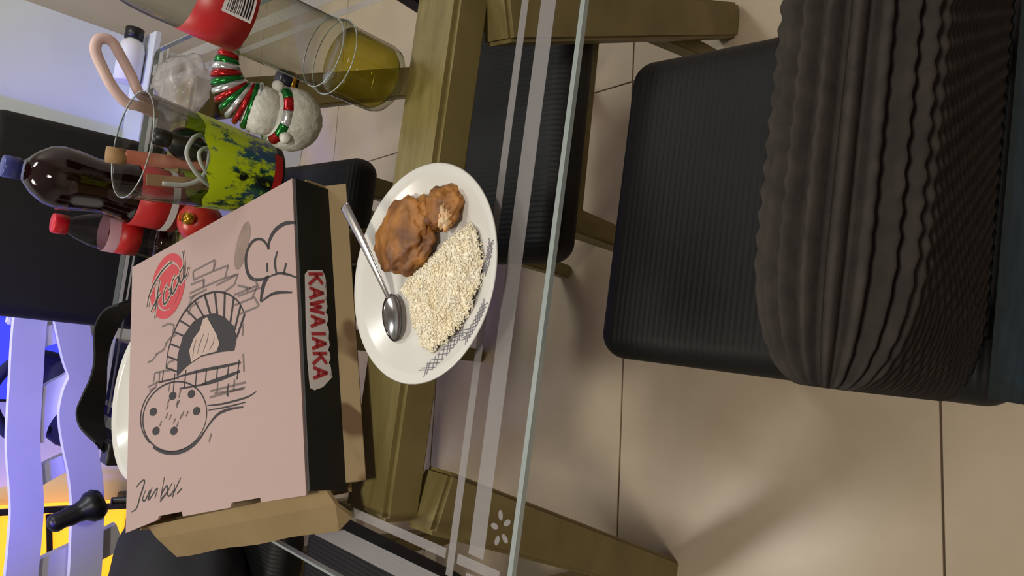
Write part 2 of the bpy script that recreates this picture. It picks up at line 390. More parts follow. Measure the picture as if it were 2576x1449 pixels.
# ================================================================ black dining chairs
def cushion(L, hy, hz, r, rib, amp, nv=36, bumps=0.0, sub=6, re=None, ri=None):
    """rounded upholstered slab, ribs running along x; cross-section hy by hz, rounded ends"""
    re = re or r; ri = ri or r
    rc = min(r, hy * 0.98, hz * 0.98)
    segs = []
    step = rib / sub
    def add(p, n): segs.append((p, n))
    def line(a, b, n):
        d = math.dist(a, b); k = max(1, int(d / step))
        for i in range(k): add((a[0] + (b[0] - a[0]) * i / k, a[1] + (b[1] - a[1]) * i / k), n)
    def arc(cy, cz, a):
        k = max(3, int(rc * PI / 2 / step))
        for i in range(k):
            t = a + PI / 2 * i / k; add((cy + rc * math.cos(t), cz + rc * math.sin(t)), (math.cos(t), math.sin(t)))
    line((hy, -hz + rc), (hy, hz - rc), (1, 0)); arc(hy - rc, hz - rc, 0)
    line((hy - rc, hz), (-hy + rc, hz), (0, 1)); arc(-hy + rc, hz - rc, PI / 2)
    line((-hy, hz - rc), (-hy, -hz + rc), (-1, 0)); arc(-hy + rc, -hz + rc, PI)
    line((-hy + rc, -hz), (hy - rc, -hz), (0, -1)); arc(hy - rc, -hz + rc, 1.5 * PI)
    n = len(segs); s = 0.0; dist = []
    for i in range(n):
        dist.append(s); s += math.dist(segs[i][0], segs[(i + 1) % n][0])
    nr = max(1, round(s / rib))
    vs = []
    ends = [i / 16 for i in range(17)]
    xs = [-L / 2 + re * (1 - math.cos(PI / 2 * e)) for e in ends] + [-L / 2 + re + (L - 2 * re) * i / nv for i in range(1, nv)] + [L / 2 - re * (1 - math.cos(PI / 2 * e)) for e in reversed(ends)]
    bm = NB(); rings = []
    for x in xs:
        e = L / 2 - abs(x); ins = 0.0
        if e < re: ins = ri * (1 - math.sqrt(max(0, 1 - (1 - e / re) ** 2)))
        ring = []
        for (p, nn), d in zip(segs, dist):
            k = abs(math.sin(PI * nr * d / s)) ** (0.6 if amp < 0.002 else 1.5)
            off = -ins + amp * (k - 1) * max(0.35, 1 - 0.6 * ins / ri)
            if bumps: off += bumps * math.sin(2 * PI * x / 0.011 + (int(nr * d / s) % 2) * PI) * k * max(0.0, 1 - ins / ri)
            y, z = p[0] + nn[0] * off, p[1] + nn[1] * off
            # keep the inset from turning inside out on the thin side
            y = math.copysign(max(abs(y), 0), p[0]) if abs(p[0]) > 1e-6 and y * p[0] < 0 else y
            z = math.copysign(max(abs(z), 0), p[1]) if abs(p[1]) > 1e-6 and z * p[1] < 0 else z
            ring.append(bm.verts.new((x, y, z)))
        rings.append(ring)
    for a, b in zip(rings, rings[1:]):
        for i in range(n): bm.faces.new((a[i], a[(i + 1) % n], b[(i + 1) % n], b[i]))
    bm.faces.new(rings[0][::-1]); bm.faces.new(rings[-1])
    return bm
CW = 0.42
def make_chair(name, x, y, rz):
    t = empty(name, (x, y, 0), rz)
    o = obj('seat', cushion(CW, 0.249, 0.038, 0.034, 0.0082, 0.0011, 20, sub=4), 'black_leather', t, True); o.location = (0, 0.013, 0.435)
    o = obj('backrest', cushion(CW, 0.036, 0.172, 0.036, 0.0122, 0.0098, 130, bumps=0.0008, sub=8, re=0.065, ri=0.026), 'knit_dark', t, True)
    o.location = (0, -0.247, 0.828); o.rotation_euler = (math.radians(8.5), 0, 0)
    for sx in (-1, 1):
        bm = NB(); beam(bm, (sx * 0.165, 0.185, 0.40), (sx * 0.17, 0.205, 0.0), 0.045, 0.04, 0.03, 0.028); obj('leg', bm, 'olive_wood', t)
        bm = NB(); beam(bm, (sx * 0.165, -0.185, 0.40), (sx * 0.17, -0.225, 0.0), 0.045, 0.04, 0.03, 0.028); obj('leg', bm, 'olive_wood', t)
        bm = NB(); beam(bm, (sx * 0.13, -0.195, 0.41), (sx * 0.13, -0.226, 0.70), 0.035, 0.022, side=Vector((1, 0, 0))); obj('back_post', bm, 'black_plastic', t)
    bm = NB(); bx(bm, -0.185, 0.185, -0.16, 0.20, 0.375, 0.400, bev=0.004); obj('seat_frame', bm, 'olive_wood', t)
    return t
def copy_tree(o, parent=None):
    c = o.copy(); COL.objects.link(c); c.parent = parent
    for ch in [k for k in bpy.data.objects if k.parent == o]: copy_tree(ch, c)
    return c
GRP = 'black upholstered dining chairs round the glass table'
chairA = make_chair('dining_chair', 0.208, 0.409, 0.0)
spots = [(0.385, 0.990, math.radians(92), 'black chair tucked under the glass beside the tall bottle of yellow drink'),
         (-0.64, 1.12, math.radians(-91), 'black chair on the side of the table by the pizza box'),
         (-0.70, 1.62, math.radians(-90), 'black chair with a dark bag on its seat by the far corner of the table'),
         (0.128, 1.60, math.radians(180), 'black chair with its tall back against the far table edge behind the cola bottle')]
tag(chairA, 'black chair with ribbed seat and thick ribbed knit backrest by the plate of rice', 'chair', GRP)
chair_objs = []
for x, y, rz, lb in spots:
    c = copy_tree(chairA); c.location = (x, y, 0); c.rotation_euler = (0, 0, rz); tag(c, lb, 'chair', GRP); chair_objs.append(c)
for ch in chair_objs[-1].children:
    if ch.name.startswith('backrest'):
        tmp = obj('backrest', cushion(CW, 0.030, 0.175, 0.030, 0.02, 0.0, 20, sub=3), 'black_leather', None, True); ch.data = tmp.data; bpy.data.objects.remove(tmp)
# blue cloth hung at the rear of the near chair
bm = NB(); P = []
for i in range(25):
    for j in range(9):
        u, v = i / 24, j / 8
        P.append(bm.verts.new((0.004 + 0.41 * u, 0.140 + 0.012 * v + 0.006 * math.sin(u * 17 + v * 2) * v, 0.70 - 0.22 * v)))
for i in range(24):
    for j in range(8):
        a = i * 9 + j; bm.faces.new((P[a], P[a + 1], P[a + 10], P[a + 9]))
bmesh.ops.solidify(bm, geom=bm.faces[:], thickness=0.005)
tag(obj('hanging_cloth', bm, 'teal_cloth', smooth=True), 'dark teal blue cloth hanging below the ribbed backrest', 'cloth')

# dark bag on the far side chair
bm = NB(); sphere(bm, (0, 0, 0.075), 1.0, 4, (0.215, 0.235, 0.13), 0.08, 1.2, 8.0)
for v in bm.verts: v.co.z = max(v.co.z, 0.001)
cb_ = tag(empty('shoulder_bag', (-0.655, 1.66, 0.476)), 'dark slate padded bag lying on the chair beyond the pizza box', 'bag')
obj('body', bm, 'bag_cloth', cb_, True)
bm = NB(); tube(bm, smoothline([(-0.15, -0.12, 0.13), (-0.18, -0.02, 0.19), (-0.16, 0.10, 0.15), (-0.12, 0.15, 0.11)]), 0.012, 8); obj('strap', bm, 'webbing', cb_, True)

# ================================================================ white lattice-back chair
wc = tag(empty('lattice_chair', (-0.42, 1.98, 0)), 'white chair with a lattice back of wavy interlaced slats', 'chair')
wo = Vector((-0.42, 1.98, 0))
def slat(pix, wpx, Y, name='slat', thick=0.022):
    pts = smoothline([ony(px, py, Y) - wo for px, py in pix], 7)
    bm = NB(); wd = wpx / F_PX * 2.15 / 2; fr = []
    for i, p in enumerate(pts):
        t = pts[min(i + 1, len(pts) - 1)] - pts[max(i - 1, 0)]; t.y = 0; t.normalize()
        s = Vector((-t.z, 0, t.x)); d = Vector((0, thick / 2, 0))
        fr.append([bm.verts.new(p + s * wd - d), bm.verts.new(p + s * wd * 1.0 + d), bm.verts.new(p - s * wd + d), bm.verts.new(p - s * wd - d)])
    for a, b in zip(fr, fr[1:]):
        for i in range(4): bm.faces.new((a[i], a[(i + 1) % 4], b[(i + 1) % 4], b[i]))
    bm.faces.new(fr[0][::-1]); bm.faces.new(fr[-1])
    es = [e for e in bm.edges if len(e.link_faces) == 2 and e.calc_face_angle(0) > 0.8]
    bmesh.ops.bevel(bm, geom=es, offset=0.004, segments=2, affect='EDGES')
    return obj(name, bm, 'white_plastic', wc)
slat([(84, 760), (72, 830), (64, 960), (58, 1060), (57, 1130), (63, 1210), (66, 1280), (60, 1370), (52, 1449), (40, 1560)], 58, 1.98)
slat([(176, 800), (196, 890), (212, 945), (196, 990), (188, 1040), (197, 1110), (211, 1180), (219, 1260), (217, 1340), (214, 1415), (206, 1520)], 62, 1.965)
slat([(212, 945), (178, 972), (138, 994), (106, 1022), (80, 1062), (66, 1110)], 60, 1.984)
slat([(200, 1150), (165, 1162), (130, 1178), (92, 1200), (66, 1216)], 38, 1.990)
slat([(300, 1345), (240, 1376), (160, 1412), (80, 1452), (20, 1492)], 60, 1.992)
slat([(190, 840), (150, 838), (100, 850), (70, 880)], 40, 1.988)
for a, b in ((ony(20, 790, 2.02), ony(330, 860, 2.02)), (ony(20, 1560, 2.02), ony(330, 1500, 2.02))):
    bm = NB(); bot = Vector((b.x, 2.0, 0.0)); beam(bm, a - wo, bot - wo, 0.045, 0.03, 0.04, 0.03); obj('back_leg', bm, 'white_plastic', wc)
bm = NB(); bx(bm, -0.34, 0.36, 0.03, 0.25, 0.42, 0.445, bev=0.006); obj('seat', bm, 'white_plastic', wc)
for sx in (-0.31, 0.33):
    bm = NB(); beam(bm, (sx, 0.225, 0.42), (sx, 0.235, 0.0), 0.04, 0.03); obj('front_leg', bm, 'white_plastic', wc)

# ---------------------------------------------------------------- lights and things by the back wall
wall_glow = tag(empty('blue_wall_glow', (0.05, 2.43, 0.0)), 'blue glow at the far wall built as a framed emissive panel behind the cola bottle', 'blue_wall_glow')  # the blue glow at the far wall, built as a framed emissive panel
bm = NB(); bx(bm, -0.385, 0.378, -0.022, 0.018, 0.505, 0.985, bev=0.004); obj('frame', bm, 'black_plastic', wall_glow)
bm = NB(); bx(bm, -0.376, 0.369, -0.0245, -0.0215, 0.514, 0.976); obj('glow_face', bm, 'blue_glow', wall_glow)
lam = tag(empty('amber_lamp', (-0.74, 2.355, 0.0)), 'square lamp glowing amber in a black frame behind the white lattice', 'lamp')
bm = NB(); bx(bm, -0.13, 0.13, -0.06, 0.06, 0.44, 0.76, bev=0.01); obj('shade', bm, 'lamp_amber', lam)
for xx in (-0.142, 0.142):
    bm = NB(); bx(bm, xx - 0.008, xx + 0.008, -0.072, -0.062, 0.0, 0.78); obj('frame_bar', bm, 'black_plastic', lam)
bm = NB(); beam(bm, (-0.13, -0.067, 0.60), (0.13, -0.067, 0.645), 0.014, 0.010, side=Vector((0, 0, 1))); obj('cross_bar', bm, 'black_plastic', lam)
bm = NB(); bx(bm, -0.15, 0.15, -0.075, 0.075, 0.765, 0.785, bev=0.003); obj('top_plate', bm, 'black_plastic', lam)
bm = NB(); bx(bm, -0.15, 0.15, -0.075, 0.075, 0.0, 0.43, bev=0.006); obj('base', bm, 'black_plastic', lam)
bag = tag(empty('navy_bag', (-0.27, 2.125, 0.446)), 'dark navy cloth bag slumped behind the white lattice slats', 'bag')
bm = NB(); sphere(bm, (0, 0, 0.17), 1.0, 4, (0.14, 0.075, 0.17), 0.10, 2.2, 3.0)
for v in bm.verts: v.co.z = max(v.co.z, 0.001)
pass; obj('body', bm, 'navy_cloth', bag, True)
bm = NB(); tube(bm, smoothline([(-0.08, -0.02, 0.28), (-0.10, -0.03, 0.36), (0.0, -0.03, 0.42), (0.09, -0.03, 0.36), (0.08, -0.02, 0.26)]), 0.014, 8); obj('handle', bm, 'navy_cloth', bag, True)
for x, y, lb in ((-0.68, 1.75, 'round white ceiling lamp above the far side chairs'), (0.95, 1.7, 'unseen round ceiling lamp added with the fill light near the recess'), (-0.12, -0.12, 'small round white ceiling lamp above the ribbed chair')):  # the one by the recess is added to go with its fill light
    cl = tag(empty('ceiling_lamp', (x, y, 0)), lb, 'lamp')
    bm = NB(); lathe(bm, [(0, 2.64), (0.24, 2.64), (0.25, 2.68), (0.25, 2.7), (0, 2.7)], 32); obj('housing', bm, 'white_plastic', cl, True)
    bm = NB(); lathe(bm, [(0, 2.600), (0.14, 2.606), (0.22, 2.625), (0.23, 2.64), (0, 2.64)], 32); obj('diffuser', bm, 'lamp_glow', cl, True)

# ================================================================ pizza box
A_, B_, C_, D_ = Vector((0.173, 0.912, 0.825)), Vector((0.050, 1.278, 0.879)), Vector((-0.326, 1.140, 0.877)), Vector((-0.202, 0.774, 0.822))
E1 = (A_ - D_).normalized(); E2 = (B_ - A_); BD = E2.length; E2 = (E2 - E1 * E2.dot(E1)).normalized(); E3 = E1.cross(E2)
BW, BH = 0.40, 0.0728
BM = Matrix((E1, E2, E3)).transposed().to_4x4(); BO = D_ - E3 * BH; BM.translation = BO
box = tag(empty('pizza_box', M=BM), 'kraft pizza box with printed oven drawing on its lid and a black side flap', 'box')
def lidp(x, y):
    d = ray(x, y); t = (D_ - CAM).dot(E3) / d.dot(E3); p = CAM + d * t - BO
    return (p.dot(E1), p.dot(E2))
def flapp(x, y, off=-0.0062):
    q0 = D_ + E2 * off
    d = ray(x, y); t = (q0 - CAM).dot(E2) / d.dot(E2); p = CAM + d * t - BO
    return (p.dot(E1), p.dot(E3))
# lid with the tab notches on its left edge
edge = [lidp(*q) for q in ((656, 1264), (655, 1252), (583, 1264), (579, 1277), (460, 1299), (457, 1287), (400, 1298), (396, 1308))]
poly = [(0, 0), (BW, 0), (BW, BD), (0, BD)] + list(reversed(edge))
bm = NB(); prism(bm, poly, BH - 0.003, BH); lid = obj('lid', bm, 'lid_card', box)
bm = NB(); bx(bm, 0.004, BW - 0.002, -0.0062, -0.0034, 0.018, BH - 0.0004)
side = obj('side_flap', bm, 'flap_black', box)
bm = NB(); bx(bm, BW - 0.003, BW, 0, BD, 0.02, BH - 0.003); obj('rear_flap', bm, 'kraft', box)
bm = NB(); bx(bm, 0.004, BW - 0.004, BD - 0.003, BD, 0.02, BH - 0.003); obj('side_flap', bm, 'flap_black', box)
# tray: floor, three upright walls and a front wall sagging outwards
bm = NB(); bx(bm, 0.002, BW - 0.004, 0.004, BD - 0.004, 0.0, 0.003); tray = obj('tray', bm, 'kraft', box)
bm = NB(); prof = [(-0.003, 0.052), (0.000, 0.052), (-0.0005, 0.002), (-0.024, 0.0015), (-0.0255, 0.004), (-0.0035, 0.020)]
va = [bm.verts.new((0.012, p[0], p[1])) for p in prof]; vb = [bm.verts.new((BW + 0.004, p[0], p[1])) for p in prof]
for i in range(6): bm.faces.new((va[i], va[(i + 1) % 6], vb[(i + 1) % 6], vb[i]))
bm.faces.new(va[::-1]); bm.faces.new(vb); obj('tray_wall', bm, 'kraft_stained', tray)
bm = NB(); bx(bm, BW - 0.009, BW - 0.005, 0.002, BD - 0.004, 0.003, 0.055); obj('tray_wall', bm, 'kraft', tray)
bm = NB(); bx(bm, 0.002, BW - 0.01, BD - 0.009, BD - 0.005, 0.003, 0.055); obj('tray_wall', bm, 'kraft', tray)
bm = NB(); pf = []
for k, yy in enumerate([-0.006 + (BD - 0.01) * i / 12 for i in range(13)]):
    sag = 0.040 + 0.0012 * math.sin(k * 1.3)
    cut = 0.012 if k == 0 else 0.0
    pf.append([bm.verts.new((0.006, yy, 0.050)), bm.verts.new((-0.012, yy, 0.036)), bm.verts.new((-sag + cut, yy + cut * 0.6, 0.005)), bm.verts.new((-sag + 0.004 + cut, yy + cut * 0.6, 0.002)), bm.verts.new((-0.012, yy, 0.030)), bm.verts.new((0.006, yy, 0.044))])
for a, b in zip(pf, pf[1:]):
    for i in range(6): bm.faces.new((a[i], a[(i + 1) % 6], b[(i + 1) % 6], b[i]))
bm.faces.new(pf[0][::-1]); bm.faces.new(pf[-1]); obj('front_wall', bm, 'kraft', tray)

# ---- flat print on the lid
ZP = BH + 0.0004
PX = 0.00066
def strokes(name, lines, m, parent=lid, conv=lidp, z=ZP, taper=True):
    bm = NB()
    for wpx, pts in lines: ribbon2(bm, [conv(*p) for p in pts], wpx * PX, z, taper)
    return obj(name, bm, m, parent)
def fill(name, polys, m, parent=lid, conv=lidp, z=ZP):
    bm = NB()
    for poly in polys:
        f = bm.faces.new([bm.verts.new((*conv(*p), z)) for p in poly])
    bmesh.ops.triangulate(bm, faces=bm.faces[:])
    return obj(name, bm, m, parent)
def ell(cx, cy, rx, ry, tilt=0.0, n=28, a0=0.0, a1=2 * PI):
    return [(cx + rx * math.cos(a) * math.cos(tilt) - ry * math.sin(a) * math.sin(tilt), cy + rx * math.cos(a) * math.sin(tilt) + ry * math.sin(a) * math.cos(tilt)) for a in [a0 + (a1 - a0) * i / (n if a1 - a0 < 6.2 else n) for i in range(n + (1 if a1 - a0 < 6.2 else 0))]]
# round red logo with handwritten word
def annulus(name, cx, cy, rx, ry, k0, tilt, m, z):
    bm = NB(); o_ = ell(cx, cy, rx, ry, tilt, 40); i_ = ell(cx, cy, rx * k0, ry * k0, tilt, 40)
    O = [bm.verts.new((*lidp(*p), z)) for p in o_]; I = [bm.verts.new((*lidp(*p), z)) for p in i_]
    for i in range(40): bm.faces.new((O[i], O[(i + 1) % 40], I[(i + 1) % 40], I[i]))
    return obj(name, bm, m, lid)
annulus('logo_ring', 423, 720, 41, 84, 0.76, 0.20, 'print_red', ZP)
fill('logo_disc', [ell(425, 722, 28, 58, 0.20, 30)], 'print_red')
wd = [(5.2, [(371, 772), (377, 742), (392, 708), (412, 678), (431, 660)]), (4.5, [(381, 784), (393, 760), (406, 737)]), (3.8, [(390, 800), (395, 760), (400, 725), (404, 704)]),
      (4.2, [(424, 714), (414, 735), (413, 764), (420, 760), (431, 738), (430, 726), (424, 732)]), (4.2, [(442, 692), (434, 712), (434, 738), (440, 733), (450, 708), (449, 696), (443, 704)]),
      (4.2, [(464, 668), (454, 688), (455, 712), (462, 700), (464, 672)]), (4.0, [(461, 632), (464, 662), (464, 690), (468, 698), (475, 672)])]
strokes('logo_halo', [(a * 2.6, b) for a, b in wd], 'print_pale', z=ZP + 0.0003, taper=False)
strokes('logo_word', wd, 'print_black', z=ZP + 0.0006)
# dark smudge
fill('smudge', [ell(610, 618, 15, 62, 0.22, 24)], 'print_smudge')
# brick oven drawing
arch_o = [(418, 925), (424, 880), (438, 835), (460, 792), (490, 757), (528, 737), (566, 737), (598, 757), (616, 790)]
arch_i = [(446, 935), (449, 890), (462, 845), (486, 812), (512, 795), (538, 790), (564, 800), (586, 820), (596, 848)]
mouth = [(445, 948), (447, 895), (460, 847), (486, 810), (512, 793), (540, 788), (566, 798), (588, 820), (596, 850), (590, 882), (555, 886), (505, 898), (470, 922)]
fill('oven_mouth', [mouth], 'print_black')
fill('oven_flame', [[(482, 912), (477, 882), (488, 852), (503, 832), (512, 803), (522, 798), (533, 818), (546, 842), (553, 864), (546, 884), (508, 894)]], 'print_pale', z=ZP + 0.0003)
strokes('flame_lines', [(2.5, [(498, 890), (505, 862), (514, 840)]), (2.5, [(512, 886), (522, 858), (526, 838)]), (2.5, [(528, 880), (538, 862), (540, 848)]), (2, [(486, 900), (490, 870), (498, 850)])], 'print_grey', z=ZP + 0.0006)
L = [(5, arch_o)]
ao = smoothline([(x, y, 0) for x, y in arch_o], 3); ai = smoothline([(x, y, 0) for x, y in arch_i], 3)
for k in range(0, len(ao), 2):
    L.append((6 if 14 <= k else 4, [(ai[k].x, ai[k].y), (ao[k].x, ao[k].y)]))
L += [(7, [(448, 948), (500, 934), (560, 922), (606, 912)]), (9, [(508, 968), (550, 955), (604, 934)]), (4, [(400, 962), (450, 950)]), (4, [(452, 978), (520, 966)])]
for x, y0, y1 in ((412, 930, 962), (440, 940, 985), (468, 930, 975), (495, 935, 978), (520, 928, 968), (548, 922, 960), (576, 918, 948), (602, 905, 940), (575, 965, 995), (600, 930, 955)): L.append((3.2, [(x, y0), (x - 4, y1)]))
strokes('oven_lines', L, 'print_black')
G = []
for q in ([(486, 683), (540, 654), (537, 682), (487, 704), (486, 683)], [(537, 682), (574, 668), (566, 699), (513, 722)], [(480, 716), (514, 703), (512, 722), (478, 738)], [(543, 655), (537, 682)],
          [(545, 718), (598, 690), (590, 716), (560, 738)], [(513, 722), (511, 703)], [(598, 718), (632, 726)], [(590, 742), (648, 718), (634, 750)], [(622, 722), (623, 736)], [(476, 750), (520, 728)], [(565, 700), (600, 690)],
          [(408, 822), (424, 814), (438, 818), (434, 850)], [(416, 866), (428, 850), (444, 842)], [(392, 892), (412, 880), (420, 862)], [(372, 912), (384, 906), (396, 890)], [(386, 962), (390, 938), (436, 930)], [(376, 982), (392, 975), (396, 958)],
          [(470, 780), (482, 752), (492, 742)], [(455, 800), (470, 775)], [(530, 984), (618, 962)], [(528, 1000), (616, 975)], [(612, 890), (614, 935)]): G.append((4.2, q))
for q in ([(600, 745), (660, 722)], [(585, 770), (640, 748), (652, 770)], [(604, 790), (648, 772)], [(612, 812), (610, 846)], [(440, 905), (424, 912), (418, 930)], [(402, 935), (400, 960), (372, 974)], [(456, 975), (450, 1000)],
          [(540, 990), (612, 978)], [(548, 962), (546, 990)], [(590, 955), (588, 980)], [(428, 965), (424, 985)], [(500, 760), (480, 772), (474, 792)], [(640, 700), (650, 722)]): G.append((4.0, q))
for g in G:
    bm = NB()
    for a, b in zip(g[1], g[1][1:]): ribbon2(bm, [lidp(*a), lidp(*b)], g[0] * 1.1 * PX, ZP, False)
    bmesh.ops.remove_doubles(bm, verts=bm.verts[:], dist=0.0008)
    obj('brick_outline', bm, 'print_grey', lid)
# pizza on a peel
pz = ell(440, 1048, 78, 90, 0.45, 30)
strokes('pizza_rim', [(4, pz + pz[:1]), (9, ell(440, 1046, 84, 96, 0.45, 14, 0.05, 1.75)), (4, ell(440, 1046, 84, 94, 0.45, 14, 1.9, 3.6))], 'print_black')
for x, y in ((435, 996), (482, 991), (386, 1036), (495, 1034), (393, 1084), (438, 1084)): fill('topping_dot', [ell(x, y, 8.5, 11, 0.4, 14)], 'print_black', z=ZP + 0.0003)
random.seed(3)
strokes('pizza_crumbs', [(3, [(x, y), (x - 5, y + 13)]) for x, y in [(440 + random.uniform(-34, 34), 1036 + random.uniform(-34, 34)) for _ in range(13)]], 'print_grey', z=ZP + 0.0003)
strokes('peel_handle', [(6, [(512, 1090), (532, 1060), (552, 1040), (580, 1029), (612, 1024)]), (4, [(522, 1020), (560, 1016), (620, 1000), (645, 985)]), (3.5, [(525, 1032), (570, 1024), (618, 1012)]), (3, [(572, 975), (574, 998)])], 'print_black')
# chef hat
strokes('hat_drawing', [(10, [(742, 560), (716, 563), (692, 580), (678, 606), (675, 628)]), (8, [(678, 626), (660, 603), (638, 606), (622, 632), (619, 664), (626, 692), (642, 704), (662, 702), (676, 694)]), (6, [(698, 632), (692, 660), (696, 690)]),
      (5, [(720, 662), (714, 690)]), (5, [(672, 662), (673, 684)]), (11, [(676, 696), (664, 715), (656, 758)]), (5, [(674, 698), (700, 688), (722, 690), (746, 698)]), (6, [(656, 760), (690, 738), (735, 736)])], 'print_black')
# handwriting in the corner
strokes('handwriting', [(4.2, [(343, 1226), (356, 1211), (364, 1212), (352, 1252), (344, 1278), (332, 1288)]), (3.4, [(366, 1234), (359, 1256), (366, 1258), (378, 1232), (372, 1258)]), (3.4, [(383, 1226), (374, 1258), (396, 1228), (390, 1254)]),
      (3.4, [(414, 1200), (405, 1250), (408, 1240), (420, 1222), (420, 1238), (404, 1256)]), (3.4, [(434, 1214), (422, 1238), (426, 1248), (438, 1232), (438, 1216)]), (3.4, [(455, 1202), (440, 1234), (434, 1252)]), (3, [(458, 1228), (446, 1242)]), (3.0, [(420, 1240), (403, 1262)])], 'print_black')
# faint warp lines of the card
strokes('ink_fleck', [(4, [(532, 1090), (526, 1112)])], 'print_grey')
# lettering on the black side flap
bm = NB(); out = []
top = [flapp(*p) for p in ((766, 690), (774, 682), (808, 682), (816, 700))]
pl = [(766, 690), (774, 680), (810, 680)]
for k in range(8):
    y0 = 694 + k * 32; xb = 817 + k * 1.9
    pl += [(xb, y0), (xb + 2.5, y0 + 14), (xb - 2, y0 + 28)]
pl += [(836, 948), (812, 974), (790, 982), (779, 976), (776, 950), (772, 900), (768, 800)]
PF = -0.0067
f = bm.faces.new([bm.verts.new((flapp(*p)[0], PF, flapp(*p)[1])) for p in pl]); bmesh.ops.triangulate(bm, faces=[f]); obj('lettering_backing', bm, 'label_white', side)
GL = {'K': [[(0, 0), (0, 1)], [(0.85, 1), (0, .45)], [(.25, .6), (0.9, 0)]], 'A': [[(0, 0), (.45, 1)], [(.45, 1), (.9, 0)], [(.2, .35), (.7, .35)]], 'W': [[(0, 1), (.22, 0)], [(.22, 0), (.45, .8)], [(.45, .8), (.7, 0)], [(.7, 0), (.95, 1)]], 'I': [[(.5, 0), (.5, 1)]]}
bm = NB()
for k, chh in enumerate('KAWAIAKA'):
    base = (777 + k * 1.7, 690 + (0, 35, 68, 106, 136, 162, 200, 236)[k]); wv = 28.0 if chh != 'W' else 32.0
    for st in GL[chh]:
        q = [flapp(base[0] + v * 32.0, base[1] + u * wv) for u, v in st]
        a, b = Vector((q[0][0], 0, q[0][1])), Vector((q[1][0], 0, q[1][1])); t = (b - a).normalized(); n = Vector((-t.z, 0, t.x)) * 0.0022
        a = a - t * 0.0012; b = b + t * 0.0012
        vs = [bm.verts.new(Vector((p.x, PF - 0.0005, p.z))) for p in (a + n, b + n, b - n, a - n)]; bm.faces.new(vs)
obj('lettering', bm, 'print_red', side)

# ================================================================ plate of food
PC = Vector((0.0647, 0.6853, TZ))
plate = tag(empty('dinner_plate', PC + Vector((0, 0, 0.0008))), 'round white plate with a grey woven pattern on its rim near the table edge', 'plate')
bm = NB(); lathe(bm, [(0, 0.006), (0.074, 0.006), (0.086, 0.010), (0.112, 0.020), (0.124, 0.0255), (0.1255, 0.0245), (0.113, 0.0165), (0.088, 0.006), (0.078, 0.0025), (0.076, 0), (0.068, 0), (0.066, 0.0022), (0, 0.0022)], 72)
obj('dish', bm, 'plate_white', plate, True)
def plate_z(r):
    pr = [(0, 0.006), (0.074, 0.006), (0.086, 0.010), (0.112, 0.020), (0.124, 0.0255)]
    for (r0, z0), (r1, z1) in zip(pr, pr[1:]):
        if r <= r1: return z0 + (z1 - z0) * (r - r0) / (r1 - r0)
    return 0.0255
def prim(px, py):
    p = onz(px, py, TZ + 0.021) - PC; r = math.hypot(p.x, p.y); return Vector((p.x, p.y, plate_z(r) + 0.0007))
def band(pts, wpx, n):
    bm = NB()
    P = smoothline([(a, b, 0) for a, b in pts], 10)
    for i in range(n):
        t = i / n * (len(P) - 2); k = int(t); p = P[k]; d = (P[k + 1] - P[k]).normalized(); nn = Vector((-d.y, d.x, 0))
        for sgn in (1, -1):
            a = p + nn * wpx / 2 * sgn; b = p - nn * wpx / 2 * sgn + d * 26
            q = [prim(a.x + (b.x - a.x) * u, a.y + (b.y - a.y) * u) for u in (0, 0.33, 0.66, 1)]
            for u, v in zip(q, q[1:]):
                s = Vector((0, 0, 1)).cross(v - u).normalized() * 0.0005
                bm.faces.new([bm.verts.new(x) for x in (u + s, v + s, v - s, u - s)])
    o = obj('rim_pattern', bm, 'plate_pattern', plate); o['kind'] = 'stuff'
band([(1062, 940), (1098, 900), (1130, 858), (1150, 832)], 26, 11)
band([(1165, 862), (1196, 812), (1222, 765)], 24, 9)
band([(1205, 690), (1222, 650), (1234, 615)], 22, 8)
# fried chicken
def chicken(name, px, py, rx, ry, rz, ang, seed, label):
    p = onz(px, py, TZ + 0.018); t = tag(empty(name, (p.x, p.y, TZ + 0.0072)), label, 'chicken', 'fried chicken pieces on the plate')
    bm = NB(); sphere(bm, (0, 0, rz * 0.86), 1.0, 5, (rx, ry, rz), 0.20, 1.9, seed)
    M = Matrix.Rotation(ang, 4, 'Z')
    for v in bm.verts:
        v.co = M @ v.co
        v.co.z = max(v.co.z, 0.0 + 0.15 * (v.co.z if v.co.z < 0 else 0) + 0.0003)
    obj('crust', bm, 'chicken', t, True); return t
c1 = chicken('fried_chicken', 1028, 592, 0.043, 0.050, 0.017, 0.35, 2.0, 'large golden brown fried chicken piece beside the spoon')
c2 = chicken('fried_chicken', 1118, 523, 0.025, 0.030, 0.014, 0.5, 5.0, 'small fried chicken piece with white meat showing, at the plate rim')
bm = NB(); sphere(bm, (-0.011, -0.012, 0.0165), 1.0, 4, (0.015, 0.0085, 0.0075), 0.45, 2.6, 1.0); obj('white_meat', bm, 'meat', c2, True)
